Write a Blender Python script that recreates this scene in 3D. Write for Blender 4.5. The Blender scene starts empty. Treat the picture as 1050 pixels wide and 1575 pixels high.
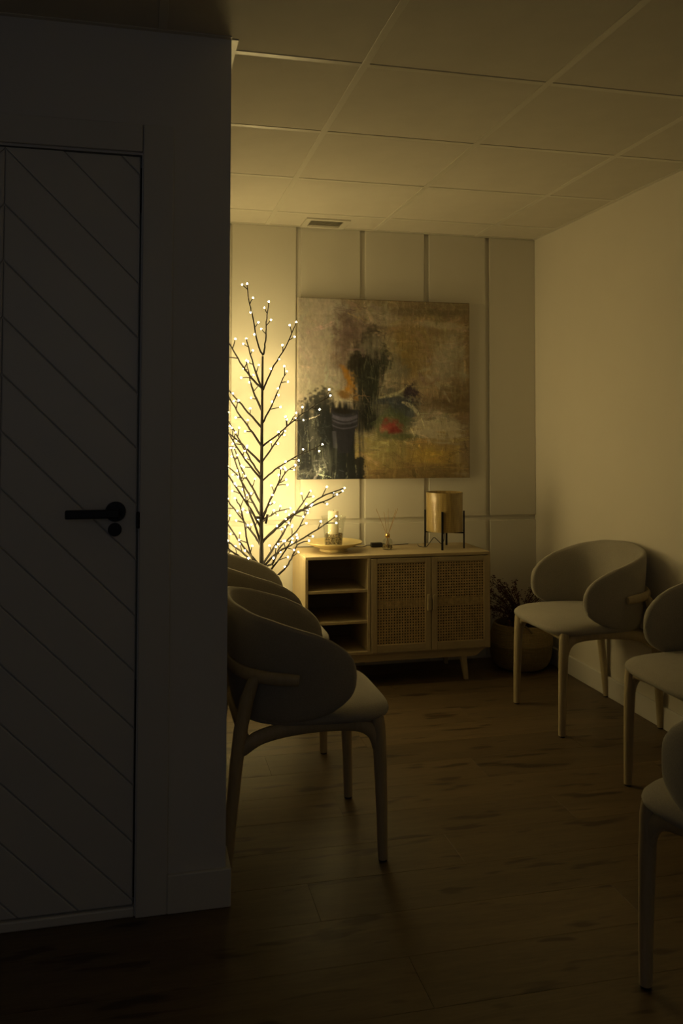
import bpy, math, random
import numpy as np
from mathutils import Vector, Matrix
PI = math.pi
scene = bpy.context.scene
COL = scene.collection

# ------------------------------------------------------------------ camera, light, exposure
cam_data = bpy.data.cameras.new('camera')
cam_data.sensor_fit = 'AUTO'
cam_data.sensor_width = 36.0
cam_data.lens = 1307.4 / 1575.0 * 36.0
cam_data.shift_y = -(787.5 - 611.0) / 1575.0
cam_data.clip_start = 0.02
cam = bpy.data.objects.new('camera', cam_data)
COL.objects.link(cam)
_w = Vector((0.22705858, 0.97324863, 0.03509279))
_r = Vector((0.97382444, -0.2272866, 0.0025984))
_u = Vector((-0.01050501, -0.03358423, 0.99938068))
cam.matrix_world = Matrix(((_r.x, _u.x, -_w.x, 0), (_r.y, _u.y, -_w.y, 0), (_r.z, _u.z, -_w.z, 1.3003), (0, 0, 0, 1)))
scene.camera = cam

world = bpy.data.worlds.new('world')
scene.world = world
world.use_nodes = True
world.node_tree.nodes['Background'].inputs['Color'].default_value = (0.80, 0.88, 1.0, 1)
world.node_tree.nodes['Background'].inputs['Strength'].default_value = 0.02

FILL_POWER = 1.15
BULB_STRENGTH = 215.0
ld = bpy.data.lights.new('corridor_fill_light', 'AREA')  # unseen area light added for the dim cool ambient of the corridor
ld.shape = 'RECTANGLE'; ld.size = 1.5; ld.size_y = 1.3
ld.energy = FILL_POWER; ld.color = (0.86, 0.90, 1.0)
lo = bpy.data.objects.new('corridor_fill_light', ld)
COL.objects.link(lo)
lo.location = (-0.35, -1.44, 1.65); lo.rotation_euler = (PI/2, 0, 0)
lo.rotation_euler = (-PI/2, 0, PI)   # faces +Y, into the corridor

scene.view_settings.view_transform = 'Standard'
scene.view_settings.look = 'None'
scene.view_settings.exposure = 0.0
scene.view_settings.gamma = 1.0
scene.view_settings.use_curve_mapping = False
scene.cycles.use_light_tree = True
scene.cycles.sample_clamp_indirect = 3.0

# ------------------------------------------------------------------ mesh builder
class MB:
    def __init__(s): s.v = []; s.f = []
    def add(s, vs, fs):
        o = len(s.v); s.v += [tuple(p) for p in vs]; s.f += [tuple(o+i for i in f) for f in fs]
        return s
    def box(s, x0, x1, y0, y1, z0, z1):
        return s.add([(x0,y0,z0),(x1,y0,z0),(x1,y1,z0),(x0,y1,z0),(x0,y0,z1),(x1,y0,z1),(x1,y1,z1),(x0,y1,z1)],
                     [(0,3,2,1),(4,5,6,7),(0,1,5,4),(1,2,6,5),(2,3,7,6),(3,0,4,7)])
    def prism(s, poly, y0, y1):          # polygon in x,z extruded along y
        n = len(poly)
        vs = [(x,y0,z) for x,z in poly] + [(x,y1,z) for x,z in poly]
        fs = [tuple(range(n)), tuple(range(2*n-1, n-1, -1))]
        fs += [(i, n+i, n+(i+1)%n, (i+1)%n) for i in range(n)]
        return s.add(vs, fs)
    def tube(s, pts, rad, n=10, flat=None, caps=True):
        pts = [Vector(p) for p in pts]; m = len(pts)
        if not hasattr(rad, '__len__'): rad = [rad]*m
        up = None; vs = []
        for i in range(m):
            a = pts[max(i-1,0)]; b = pts[min(i+1,m-1)]
            t = (b-a).normalized()
            if up is None:
                up = Vector((0,0,1)) if abs(t.z) < .9 else Vector((1,0,0))
            sd = t.cross(up).normalized(); up = sd.cross(t).normalized()
            for k in range(n):
                an = 2*PI*k/n
                fu = 1.0 if flat is None else flat
                vs.append(pts[i] + sd*math.cos(an)*rad[i]*fu + up*math.sin(an)*rad[i])
        fs = []
        for i in range(m-1):
            for k in range(n):
                a = i*n+k; b = i*n+(k+1)%n
                fs.append((a, b, b+n, a+n))
        if caps:
            fs.append(tuple(range(n-1,-1,-1))); fs.append(tuple(range((m-1)*n, m*n)))
        return s.add(vs, fs)
    def lathe(s, prof, n=40, c=(0,0,0), wob=None, closed=False):
        vs = []; fs = []
        for j,(r,z) in enumerate(prof):
            for k in range(n):
                a = 2*PI*k/n; rr = r if wob is None else r + wob(a,z)
                vs.append((c[0]+rr*math.cos(a), c[1]+rr*math.sin(a), c[2]+z))
        m = len(prof)
        for j in range(m-1 + (1 if closed else 0)):
            for k in range(n):
                a = j*n+k; b = j*n+(k+1)%n; j2 = ((j+1)%m)*n
                fs.append((a, b, j2+(k+1)%n, j2+k))
        if not closed:
            if prof[0][0] > 1e-6: fs.append(tuple(range(n-1,-1,-1)))
            if prof[-1][0] > 1e-6: fs.append(tuple(range((m-1)*n, m*n)))
        return s.add(vs, fs)
    def mesh(s, name, mat, smooth=None):
        me = bpy.data.meshes.new(name)
        me.from_pydata(s.v, [], s.f); me.validate(); me.update()
        import bmesh
        bm = bmesh.new(); bm.from_mesh(me)
        bmesh.ops.remove_doubles(bm, verts=bm.verts, dist=1e-6)
        bmesh.ops.recalc_face_normals(bm, faces=bm.faces)
        bm.to_mesh(me); bm.free()
        if mat: me.materials.append(mat)
        if smooth is not None:
            me.shade_smooth(); me.set_sharp_from_angle(angle=math.radians(smooth))
        return me
    def build(s, name, mat, parent=None, smooth=None, bevel=0, loc=None, kind=None):
        o = bpy.data.objects.new(name, s.mesh(name, mat, smooth)); COL.objects.link(o)
        if parent is not None: o.parent = parent
        if loc: o.location = loc
        if bevel:
            b = o.modifiers.new('bevel', 'BEVEL'); b.width = bevel; b.segments = 2; b.limit_method = 'ANGLE'
            b.harden_normals = False
        if kind: o['kind'] = kind
        return o

def inst(name, me, parent=None, loc=(0,0,0), rot=(0,0,0), scale=(1,1,1)):
    o = bpy.data.objects.new(name, me); COL.objects.link(o)
    if parent is not None: o.parent = parent
    o.location = loc; o.rotation_euler = rot; o.scale = scale
    return o
def thing(name, label, cat, loc=(0,0,0), rz=0, group=None):
    o = bpy.data.objects.new(name, None); COL.objects.link(o)
    o.empty_display_size = .1
    o.location = loc; o.rotation_euler = (0,0,rz); o['label'] = label; o['category'] = cat
    if group: o['group'] = group
    return o
def tag(o, label, cat, group=None):
    o['label'] = label; o['category'] = cat
    if group: o['group'] = group
    return o
def struct(o, label=None):
    o['kind'] = 'structure'
    if label: o['label'] = label
    return o

# ------------------------------------------------------------------ materials
def mat_base(name, color, rough=.5, metal=0.0, spec=.5, **kw):
    m = bpy.data.materials.new(name); m.use_nodes = True
    b = m.node_tree.nodes['Principled BSDF']
    b.inputs['Base Color'].default_value = (*color, 1)
    b.inputs['Roughness'].default_value = rough
    b.inputs['Metallic'].default_value = metal
    b.inputs['Specular IOR Level'].default_value = spec
    for k, v in kw.items(): b.inputs[k.replace('_', ' ')].default_value = v
    return m, m.node_tree.nodes, m.node_tree.links, b
def noise(nd, lk, scale, detail=4, rough=.6, vec=None, stretch=None, coord='Object', rand=False):
    tc = nd.new('ShaderNodeTexCoord'); src = tc.outputs[coord]
    if rand:
        oi = nd.new('ShaderNodeObjectInfo'); ml = nd.new('ShaderNodeVectorMath'); ml.operation = 'MULTIPLY_ADD'
        cx = nd.new('ShaderNodeCombineXYZ')
        for i in range(3): lk.new(oi.outputs['Random'], cx.inputs[i])
        ml.inputs[1].default_value = (37, 51, 23)
        lk.new(cx.outputs[0], ml.inputs[0]); lk.new(src, ml.inputs[2]); src = ml.outputs[0]
    if stretch:
        mp = nd.new('ShaderNodeMapping'); mp.inputs['Scale'].default_value = stretch
        lk.new(src, mp.inputs['Vector']); src = mp.outputs[0]
    n = nd.new('ShaderNodeTexNoise'); n.inputs['Scale'].default_value = scale
    n.inputs['Detail'].default_value = detail; n.inputs['Roughness'].default_value = rough
    lk.new(src, n.inputs['Vector'])
    return n
def ramp(nd, lk, fac, stops):
    r = nd.new('ShaderNodeValToRGB'); e = r.color_ramp.elements
    while len(e) < len(stops): e.new(.5)
    for i,(p,c) in enumerate(stops): e[i].position = p; e[i].color = (*c, 1)
    lk.new(fac, r.inputs['Fac']); return r
def bump(nd, lk, b, h, strength, dist):
    bp = nd.new('ShaderNodeBump'); bp.inputs['Strength'].default_value = strength; bp.inputs['Distance'].default_value = dist
    lk.new(h, bp.inputs['Height']); lk.new(bp.outputs[0], b.inputs['Normal']); return bp
def varied(name, color, rough, amt=.06, scale=6, bs=.15, bd=.002, bscale=60, **kw):
    m, nd, lk, b = mat_base(name, color, rough, **kw)
    n = noise(nd, lk, scale, 3)
    lo_ = tuple(c*(1-amt) for c in color); hi_ = tuple(min(1, c*(1+amt)) for c in color)
    lk.new(ramp(nd, lk, n.outputs['Fac'], [(.3,lo_),(.7,hi_)]).outputs[0], b.inputs['Base Color'])
    if bs: bump(nd, lk, b, noise(nd, lk, bscale, 4).outputs['Fac'], bs, bd)
    return m
def wood(name, c0, c1, rough=.45, stretch=(1,12,12), scale=3, rand=False, bd=.0006, knots=None):
    m, nd, lk, b = mat_base(name, c0, rough)
    n = noise(nd, lk, scale, 6, .65, stretch=stretch, rand=rand); n.inputs['Distortion'].default_value = .6
    n2 = noise(nd, lk, scale*9, 3, .6, stretch=stretch, rand=rand)
    mx = nd.new('ShaderNodeMix'); mx.data_type = 'FLOAT'; mx.inputs[0].default_value = .35
    lk.new(n.outputs['Fac'], mx.inputs[2]); lk.new(n2.outputs['Fac'], mx.inputs[3])
    r = ramp(nd, lk, mx.outputs[0], [(.32,c0),(.5,tuple((a+q)/2 for a,q in zip(c0,c1))),(.68,c1)])
    out = r.outputs[0]
    if knots:
        kn = noise(nd, lk, 1.0, 2, .5, stretch=(4.5,20,20), rand=rand)
        kr = ramp(nd, lk, kn.outputs['Fac'], [(.0,(1,1,1)),(.60,(1,1,1)),(.68,knots)])
        mm = nd.new('ShaderNodeMix'); mm.data_type = 'RGBA'; mm.blend_type = 'MULTIPLY'; mm.inputs[0].default_value = 1
        lk.new(out, mm.inputs[6]); lk.new(kr.outputs[0], mm.inputs[7]); out = mm.outputs[2]
    if rand:
        oi = nd.new('ShaderNodeObjectInfo'); mr = nd.new('ShaderNodeMapRange')
        mr.inputs['To Min'].default_value = .84; mr.inputs['To Max'].default_value = 1.1
        lk.new(oi.outputs['Random'], mr.inputs['Value'])
        hs = nd.new('ShaderNodeHueSaturation'); lk.new(mr.outputs[0], hs.inputs['Value']); lk.new(out, hs.inputs['Color']); out = hs.outputs[0]
    lk.new(out, b.inputs['Base Color'])
    bump(nd, lk, b, mx.outputs[0], .3, bd)
    return m

M_WALL = varied('white_wall_paint', (.70,.66,.58), .65, .02, 2, .12, .001, 90)
M_PANEL = varied('satin_wall_panel', (.68,.65,.57), .5, .02, 2, .06, .0006, 120)
M_DOORWALL = varied('white_partition_paint', (.66,.65,.64), .6, .02, 2, .1, .001, 90)
M_DOOR = varied('white_lacquered_door', (.64,.63,.61), .4, .02, 3, .05, .0005, 80)
M_TRIM = varied('white_trim', (.68,.66,.62), .4, .02, 3, .04, .0005, 80)
M_TILE = varied('mineral_ceiling_tile', (.57,.535,.46), .8, .03, 8, .35, .0012, 160)
M_BAR = varied('white_grid_bar', (.60,.57,.49), .3, .01, 3, 0)
M_VOID = varied('dark_void', (.03,.03,.03), .9, .1, 3, 0)
M_DUCT = varied('grey_duct', (.25,.24,.21), .8, .05, 3, 0)
M_BLACK = varied('black_metal', (.012,.012,.013), .35, .1, 20, .05, .0003, 200, metal=.6)
M_PLASTIC = varied('black_plastic', (.015,.013,.012), .4, .1, 20, .05, .0003, 200)
M_FLOOR = wood('laminate_floor', (.080,.055,.027), (.150,.106,.054), .45, (1,9,9), 2.0, True, .0004, (.35,.3,.26))
M_CAB = wood('pale_oak_veneer', (.37,.295,.165), (.49,.395,.24), .5, (1,14,14), 3)
M_CABV = wood('pale_oak_veneer_upright', (.37,.295,.165), (.49,.395,.24), .5, (14,14,1), 3)
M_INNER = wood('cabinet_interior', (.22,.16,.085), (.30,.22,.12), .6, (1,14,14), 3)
M_LEG = wood('pale_ash_wood', (.38,.31,.19), (.50,.42,.27), .5, (16,16,1.2), 3)
M_CANE = varied('woven_cane', (.50,.37,.17), .55, .2, 60, .4, .0006, 400)
def fabric(name, color):
    m, nd, lk, b = mat_base(name, color, .95, spec=.2, Sheen_Weight=.25, Sheen_Roughness=.5)
    n = noise(nd, lk, 260, 2, .5); n2 = noise(nd, lk, 5, 3)
    mx = nd.new('ShaderNodeMix'); mx.data_type = 'FLOAT'; mx.inputs[0].default_value = .5
    lk.new(n.outputs['Fac'], mx.inputs[2]); lk.new(n2.outputs['Fac'], mx.inputs[3])
    lk.new(ramp(nd, lk, mx.outputs[0], [(.35,tuple(c*.88 for c in color)),(.65,tuple(c*1.1 for c in color))]).outputs[0], b.inputs['Base Color'])
    bump(nd, lk, b, n.outputs['Fac'], .5, .0008)
    return m
M_FAB = fabric('greige_upholstery', (.33,.305,.26))
M_CERAMIC = varied('pale_glazed_wood_plate', (.62,.50,.24), .3, .1, 10, .1, .001, 30)
M_WAX = varied('ivory_wax', (.82,.76,.60), .45, .03, 12, .1, .0008, 30, Subsurface_Weight=.25, Subsurface_Scale=.02)
M_PEBBLE = varied('dark_pebble', (.10,.075,.045), .6, .5, 60, .4, .001, 200)
M_PEBBLE2 = varied('light_pebble', (.42,.32,.17), .6, .3, 60, .4, .001, 200)
M_GLASS = bpy.data.materials.new('clear_glass'); M_GLASS.use_nodes = True
_nd = M_GLASS.node_tree.nodes; _nd.remove(_nd['Principled BSDF']); _lk = M_GLASS.node_tree.links
_t = _nd.new('ShaderNodeBsdfTransparent'); _t.inputs['Color'].default_value = (.965,.97,.955,1)
_g = _nd.new('ShaderNodeBsdfGlossy'); _g.inputs['Roughness'].default_value = .02
_lw = _nd.new('ShaderNodeLayerWeight'); _lw.inputs['Blend'].default_value = .5
_p = _nd.new('ShaderNodeMath'); _p.operation = 'POWER'; _p.inputs[1].default_value = 3.5; _lk.new(_lw.outputs['Facing'], _p.inputs[0])
_fr = _nd.new('ShaderNodeMath'); _fr.operation = 'MULTIPLY_ADD'; _fr.inputs[1].default_value = .55; _fr.inputs[2].default_value = .045; _lk.new(_p.outputs[0], _fr.inputs[0])
_mx = _nd.new('ShaderNodeMixShader')
_lk.new(_fr.outputs[0], _mx.inputs[0]); _lk.new(_t.outputs[0], _mx.inputs[1]); _lk.new(_g.outputs[0], _mx.inputs[2])
_lk.new(_mx.outputs[0], _nd['Material Output'].inputs['Surface'])
M_OIL, _n, _l, _b = mat_base('pale_oil', (.92,.85,.62), .02, Transmission_Weight=1.0, IOR=1.36)
M_GOLD = varied('gold_cap', (.85,.58,.22), .25, .05, 30, .05, .0004, 100, metal=1.0)
M_REED = varied('rattan_reed', (.42,.30,.17), .7, .15, 50, .2, .0005, 200)
def weave_mat(name, c0, c1, scale, rough, coat=0, bd=.0012, cr=.08, mixf=.6):
    m, nd, lk, b = mat_base(name, c0, rough, Coat_Weight=coat, Coat_Roughness=cr)
    tc = nd.new('ShaderNodeTexCoord')
    w1 = nd.new('ShaderNodeTexWave'); w1.bands_direction = 'Z'; w1.inputs['Scale'].default_value = scale; w1.inputs['Distortion'].default_value = 2.0; w1.inputs['Detail'].default_value = 3
    lk.new(tc.outputs['Object'], w1.inputs['Vector'])
    n = noise(nd, lk, scale*1.2, 5, .7, stretch=(1,1,.12))
    mx = nd.new('ShaderNodeMix'); mx.data_type = 'FLOAT'; mx.inputs[0].default_value = mixf
    lk.new(w1.outputs['Fac'], mx.inputs[2]); lk.new(n.outputs['Fac'], mx.inputs[3])
    lk.new(ramp(nd, lk, mx.outputs[0], [(.3,c0),(.7,c1)]).outputs[0], b.inputs['Base Color'])
    bump(nd, lk, b, mx.outputs[0], .4, bd)
    return m
M_SHADE = weave_mat('woven_amber_shade', (.22,.145,.038), (.47,.335,.11), 60, .5, 1.0, .0003, .03, .86)
M_BASKET = weave_mat('natural_seagrass', (.20,.15,.07), (.40,.31,.15), 120, .8)
M_BASKET2 = weave_mat('dull_seagrass', (.13,.095,.045), (.26,.20,.095), 120, .85)
M_PLANT = varied('dried_burgundy_leaves', (.075,.014,.016), .7, .4, 40, .2, .001, 100)
M_PSTEM = varied('dried_dark_stem', (.06,.03,.02), .8, .3, 40, .2, .001, 100)
M_BARK = varied('dark_brown_wrapped_wire', (.010,.006,.004), .6, .3, 60, .4, .001, 200)
M_BULB = bpy.data.materials.new('warm_led_bulb'); M_BULB.use_nodes = True
_nd = M_BULB.node_tree.nodes; _nd.remove(_nd['Principled BSDF'])
_e = _nd.new('ShaderNodeEmission'); _e.inputs['Color'].default_value = (1.0, .76, .315, 1); _e.inputs['Strength'].default_value = BULB_STRENGTH
M_BULB.node_tree.links.new(_e.outputs[0], _nd['Material Output'].inputs['Surface'])

PAINT_GAIN = 1.04
BRANCHES = [
    [(0.573,4.17,1.653),(0.549,4.167,1.706),(0.523,4.161,1.827),(0.505,4.156,1.906),(0.491,4.15,2.0)],
    [(0.575,4.17,1.656),(0.588,4.185,1.73),(0.597,4.21,1.842),(0.61,4.23,1.927)],
    [(0.576,4.17,1.482),(0.614,4.15,1.579),(0.677,4.121,1.692),(0.725,4.09,1.811)],
    [(0.575,4.17,1.321),(0.63,4.252,1.407),(0.663,4.31,1.464),(0.708,4.392,1.546),(0.737,4.44,1.592)],
    [(0.576,4.17,1.206),(0.654,4.137,1.271),(0.71,4.107,1.324),(0.784,4.07,1.384),(0.88,4.02,1.451)],
    [(0.576,4.17,1.133),(0.655,4.27,1.221),(0.727,4.367,1.3),(0.792,4.455,1.373)],
    [(0.573,4.17,1.034),(0.637,4.192,1.085),(0.717,4.221,1.131),(0.761,4.236,1.154),(0.897,4.282,1.21)],
    [(0.573,4.17,0.833),(0.602,4.14,0.922),(0.643,4.097,1.031),(0.651,4.07,1.099)],
    [(0.573,4.17,0.853),(0.636,4.229,0.968),(0.708,4.289,1.066),(0.762,4.32,1.102)],
    [(0.573,4.17,0.833),(0.604,4.216,0.847),(0.681,4.335,0.869),(0.761,4.447,0.871)],
    [(0.572,4.17,0.727),(0.62,4.158,0.781),(0.704,4.136,0.854),(0.768,4.12,0.895),(0.865,4.094,0.962),(0.963,4.07,1.001)],
    [(0.572,4.17,0.735),(0.671,4.189,0.823),(0.749,4.203,0.874),(0.82,4.215,0.898),(0.93,4.233,0.937),(0.995,4.245,0.972)],
    [(0.573,4.17,0.611),(0.633,4.195,0.628),(0.672,4.233,0.696),(0.772,4.294,0.774),(0.841,4.357,0.878)],
    [(0.573,4.17,0.615),(0.692,4.274,0.758),(0.751,4.331,0.833),(0.818,4.389,0.904),(0.866,4.433,0.96)],
    [(0.573,4.17,0.608),(0.654,4.159,0.687),(0.727,4.149,0.725),(0.827,4.136,0.785),(0.933,4.12,0.858)],
    [(0.573,4.17,0.51),(0.67,4.175,0.583),(0.719,4.178,0.642),(0.753,4.182,0.714),(0.809,4.185,0.733)],
    [(0.573,4.17,0.526),(0.625,4.134,0.619),(0.671,4.101,0.691),(0.706,4.07,0.76)],
    [(0.571,4.17,1.488),(0.497,4.124,1.555),(0.453,4.086,1.611),(0.387,4.02,1.702)],
    [(0.571,4.17,1.482),(0.54,4.231,1.596),(0.509,4.32,1.748)],
    [(0.571,4.17,1.378),(0.542,4.273,1.476),(0.532,4.351,1.549),(0.526,4.455,1.647)],
    [(0.57,4.17,1.297),(0.479,4.19,1.401),(0.407,4.207,1.485)],
    [(0.571,4.17,1.203),(0.504,4.111,1.29),(0.436,4.042,1.374),(0.376,3.97,1.459)],
    [(0.571,4.17,1.12),(0.478,4.232,1.215),(0.413,4.278,1.273),(0.352,4.32,1.321)],
    [(0.57,4.17,1.056),(0.536,4.207,1.112),(0.466,4.308,1.249),(0.411,4.395,1.365)],
    [(0.57,4.17,1.04),(0.48,4.127,1.149),(0.391,4.07,1.281)],
    [(0.57,4.17,0.856),(0.531,4.26,0.941),(0.482,4.381,1.043),(0.435,4.455,1.092)],
    [(0.571,4.17,0.727),(0.509,4.183,0.907),(0.475,4.194,1.034),(0.425,4.207,1.194)],
    [(0.57,4.17,0.615),(0.531,4.168,0.648),(0.5,4.162,0.751),(0.472,4.154,0.891),(0.441,4.15,0.952)],
    [(0.569,4.17,0.716),(0.539,4.212,0.769),(0.486,4.286,0.843),(0.423,4.373,0.926),(0.38,4.425,0.97)],
    [(0.57,4.17,0.615),(0.523,4.182,0.668),(0.464,4.201,0.74),(0.409,4.222,0.825),(0.349,4.245,0.91)],
    [(0.57,4.17,0.574),(0.538,4.197,0.624),(0.476,4.244,0.686),(0.415,4.286,0.731),(0.32,4.357,0.812)],
    [(0.57,4.17,0.558),(0.486,4.163,0.65),(0.403,4.157,0.713),(0.318,4.15,0.764)],
    [(0.568,4.17,0.923),(0.531,4.21,1.0),(0.484,4.262,1.088),(0.451,4.32,1.19)],
    [(0.568,4.17,0.805),(0.499,4.154,0.925),(0.427,4.136,1.031),(0.362,4.12,1.127)],
    [(0.57,4.17,0.542),(0.513,4.257,0.609),(0.451,4.347,0.663),(0.367,4.44,0.679)],
]

# ------------------------------------------------------------------ the room
YB, XR, YD, XC, HC, YF, XL = 4.539, 2.212, 2.370, 0.232, 2.392, -1.5, -1.6
floor = MB().box(XL-.1, XR+.1, YF-.1, YB+.1, -.08, -.0125).build('floor', M_VOID); struct(floor)
plank_cache = {}
def plank_mesh(L, W):
    k = (round(L,3), round(W,3))
    if k not in plank_cache:
        g, c, d = .0002, .0006, .0004
        x0, x1, y0, y1 = g, L-g, g, W-g
        vs = [(x0,y0,-.012),(x1,y0,-.012),(x1,y1,-.012),(x0,y1,-.012),(x0,y0,-d),(x1,y0,-d),(x1,y1,-d),(x0,y1,-d),
              (x0+c,y0+c,0),(x1-c,y0+c,0),(x1-c,y1-c,0),(x0+c,y1-c,0)]
        fs = [(0,3,2,1),(0,1,5,4),(1,2,6,5),(2,3,7,6),(3,0,4,7),(4,5,9,8),(5,6,10,9),(6,7,11,10),(7,4,8,11),(8,9,10,11)]
        plank_cache[k] = MB().add(vs, fs).mesh('plank', M_FLOOR)
    return plank_cache[k]
rng = random.Random(11)
PW, PL = .192, 1.28
y = YB
row = 0
while y > YF + .01:
    w = min(PW, y - YF)
    x = XL - [0, .46, .92, .23, .74][row % 5] - rng.random()*.1
    while x < XR - .01:
        a = max(x, XL); b = min(x+PL, XR)
        if b - a > .03: inst('plank', plank_mesh(b-a, w), floor, (a, y-w, 0))
        x += PL
    y -= PW; row += 1

# ceiling: mineral tiles on a T grid
ceiling = MB().box(XL-.1, XR+.1, YF-.1, YB+.1, HC+.03, HC+.09).build('ceiling', M_VOID); struct(ceiling)
gx = [XL, -1.1585, -.5585, .0415, .6415, 1.2415, 1.8415, XR]
gy = [YF, -1.1504, -.5504, .0496, .6496, 1.2496, 1.8496, 2.4496, 3.0496, 3.6496, 4.2496, YB]
HB = .012
tcache = {}
def tile(x0, x1, y0, y1):
    k = (round(x1-x0,3), round(y1-y0,3))
    if k not in tcache:
        e, c, L, W = .006, .004, *k
        vs = [(e,e,.022),(L-e,e,.022),(L-e,W-e,.022),(e,W-e,.022),(e,e,.010),(L-e,e,.010),(L-e,W-e,.010),(e,W-e,.010),
              (e+c,e+c,.006),(L-e-c,e+c,.006),(L-e-c,W-e-c,.006),(e+c,W-e-c,.006)]
        fs = [(0,1,2,3),(0,4,5,1),(1,5,6,2),(2,6,7,3),(3,7,4,0),(4,8,9,5),(5,9,10,6),(6,10,11,7),(7,11,8,4),(11,10,9,8)]
        tcache[k] = MB().add(vs, fs).mesh('ceiling_tile', M_TILE)
    inst('ceiling_tile', tcache[k], ceiling, (x0, y0, HC-.004))
for i in range(len(gx)-1):
    for j in range(len(gy)-1):
        x0, x1, y0, y1 = gx[i], gx[i+1], gy[j], gy[j+1]
        if y1 <= YD: tile(x0, x1, y0, y1)
        elif y0 < YD:                                  # row that meets the partition
            if x1 <= XC: tile(x0, x1, y0, YD)
            elif x0 < XC:
                e = .006; m = MB(); pl_ = [(x0+e,y0+e),(x1-e,y0+e),(x1-e,y1-e),(XC,y1-e),(XC,YD-.001),(x0+e,YD-.001)]
                m.add([(a,b,HC+.002) for a,b in pl_]+[(a,b,HC+.021) for a,b in pl_], [(5,4,3,2,1,0),(6,7,8,9,10,11)]+[(i_,(i_+1)%6,6+(i_+1)%6,6+i_) for i_ in range(6)])
                m.build('ceiling_tile', M_TILE, ceiling)
            else: tile(x0, x1, y0, y1)
        else:
            if x1 <= XC: continue
            tile(max(x0, XC), x1, y0, y1)
def tbar(x0, x1, y0, y1): MB().box(x0, x1, y0, y1, HC, HC+.018).build('grid_bar', M_BAR, ceiling, bevel=.001)
for x in gx[1:-1]:
    tbar(x-HB, x+HB, YF, YD if x < XC else YB)
for y in gy[1:-1]:
    xs = XL if y < YD else XC
    cuts = [xs] + [g for g in gx[1:-1] if g > xs+.02] + [XR]
    for a, b in zip(cuts[:-1], cuts[1:]):
        MB().box(a+(HB if a != xs else 0), b-(HB if b != XR else 0), y-HB, y+HB, HC, HC+.018).build('grid_bar', M_BAR, ceiling, bevel=.001)
def angle(x0, x1, y0, y1): MB().box(x0, x1, y0, y1, HC-.001, HC+.003).build('edge_trim', M_BAR, ceiling)
angle(XC, XR, YB-.02, YB); angle(XR-.02, XR, YF, YB-.02); angle(XC, XC+.02, YD, YB-.02)
angle(XL, XC, YD-.016, YD)

# walls
TH = HC + .03
wr = MB().box(XR, XR+.1, YF-.1, YB+.1, -.08, TH).build('wall_right', M_WALL); struct(wr)
bl = MB().box(XR-.013, XR, YF, YB, 0, .098).build('baseboard_right', M_TRIM, bevel=.004); struct(bl)
wb = MB().box(XL-.1, XR, YB+.016, YB+.11, -.08, TH).build('wall_back', M_PANEL); struct(wb)
cols = [(.232,.431), (.455,.803), (.831,1.164), (1.194,1.536), (1.565,1.904), (1.931,XR)]
for a, b in cols:
    MB().box(a, b, YB, YB+.0162, .001, .772).build('wall_panel', M_PANEL, wb, bevel=.0022)
    MB().box(a, b, YB, YB+.0162, .800, HC-.001).build('wall_panel', M_PANEL, wb, bevel=.0022)
wf = MB()
wf.box(XL-.1, -1.15, YF-.1, YF, -.08, TH); wf.box(.45, XR, YF-.1, YF, -.08, TH)
wf.box(-1.15, .45, YF-.1, YF, -.08, 1.0); wf.box(-1.15, .45, YF-.1, YF, 2.3, TH)
struct(wf.build('wall_front', M_DOORWALL))
win = MB().box(-1.15, .45, YF-.07, YF-.05, 1.0, 1.04).box(-1.15, .45, YF-.07, YF-.05, 2.26, 2.3).box(-1.15,-1.11,YF-.07,YF-.05,1.04,2.26).box(.41,.45,YF-.07,YF-.05,1.04,2.26).build('window_1', M_TRIM); struct(win)
MB().box(-1.11, .41, YF-.063, YF-.058, 1.04, 2.26).build('pane', M_GLASS, win)
struct(MB().box(XL-.1, XL, YF-.1, YD+.2, -.08, TH).build('wall_corridor', M_DOORWALL))
# partition with the door, and the side wall behind the left row of chairs
DX0, DX1, DZ = -.716, -.0095, 2.044
pt = MB().box(XL, DX0, YD, YD+.12, -.08, TH).box(DX1, XC, YD, YD+.12, -.08, TH).box(DX0, DX1, YD, YD+.12, DZ, TH)
struct(pt.build('wall_left', M_DOORWALL))
struct(MB().box(XC-.12, XC, YD+.12, YB+.016, -.08, TH).build('wall_side', M_WALL))
# baseboard of the partition, turning the corner
b_ = MB()
p2 = [(.076, YD-.014), (XC+.014, YD-.014), (XC+.014, YB), (XC, YB), (XC, YD), (.076, YD)]
def flat_prism(poly, z0, z1):
    m = MB(); n = len(poly)
    m.add([(x,y_,z0) for x,y_ in poly]+[(x,y_,z1) for x,y_ in poly], [tuple(range(n-1,-1,-1)), tuple(range(n,2*n))]+[(i,(i+1)%n,n+(i+1)%n,n+i) for i in range(n)])
    return m
struct(flat_prism(p2, 0, .102).build('baseboard_left', M_TRIM, bevel=.003))
# door casing
cs = MB().box(DX1+.003, .076, YD-.013, YD, 0, DZ+.082).build('trim_1', M_DOOR, bevel=.003); struct(cs)
ct = MB().box(DX0-.085, DX1+.001, YD-.013, YD, DZ+.006, DZ+.082).build('trim_2', M_DOOR, bevel=.003); struct(ct)
cl = MB().box(DX0-.085, DX0-.002, YD-.013, YD, 0, DZ+.004).build('trim_3', M_DOOR, bevel=.003); struct(cl)
th = MB().box(DX0, DX1, YD-.006, YD+.05, 0, .026).build('trim_4', M_TRIM, bevel=.004); struct(th)
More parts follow.
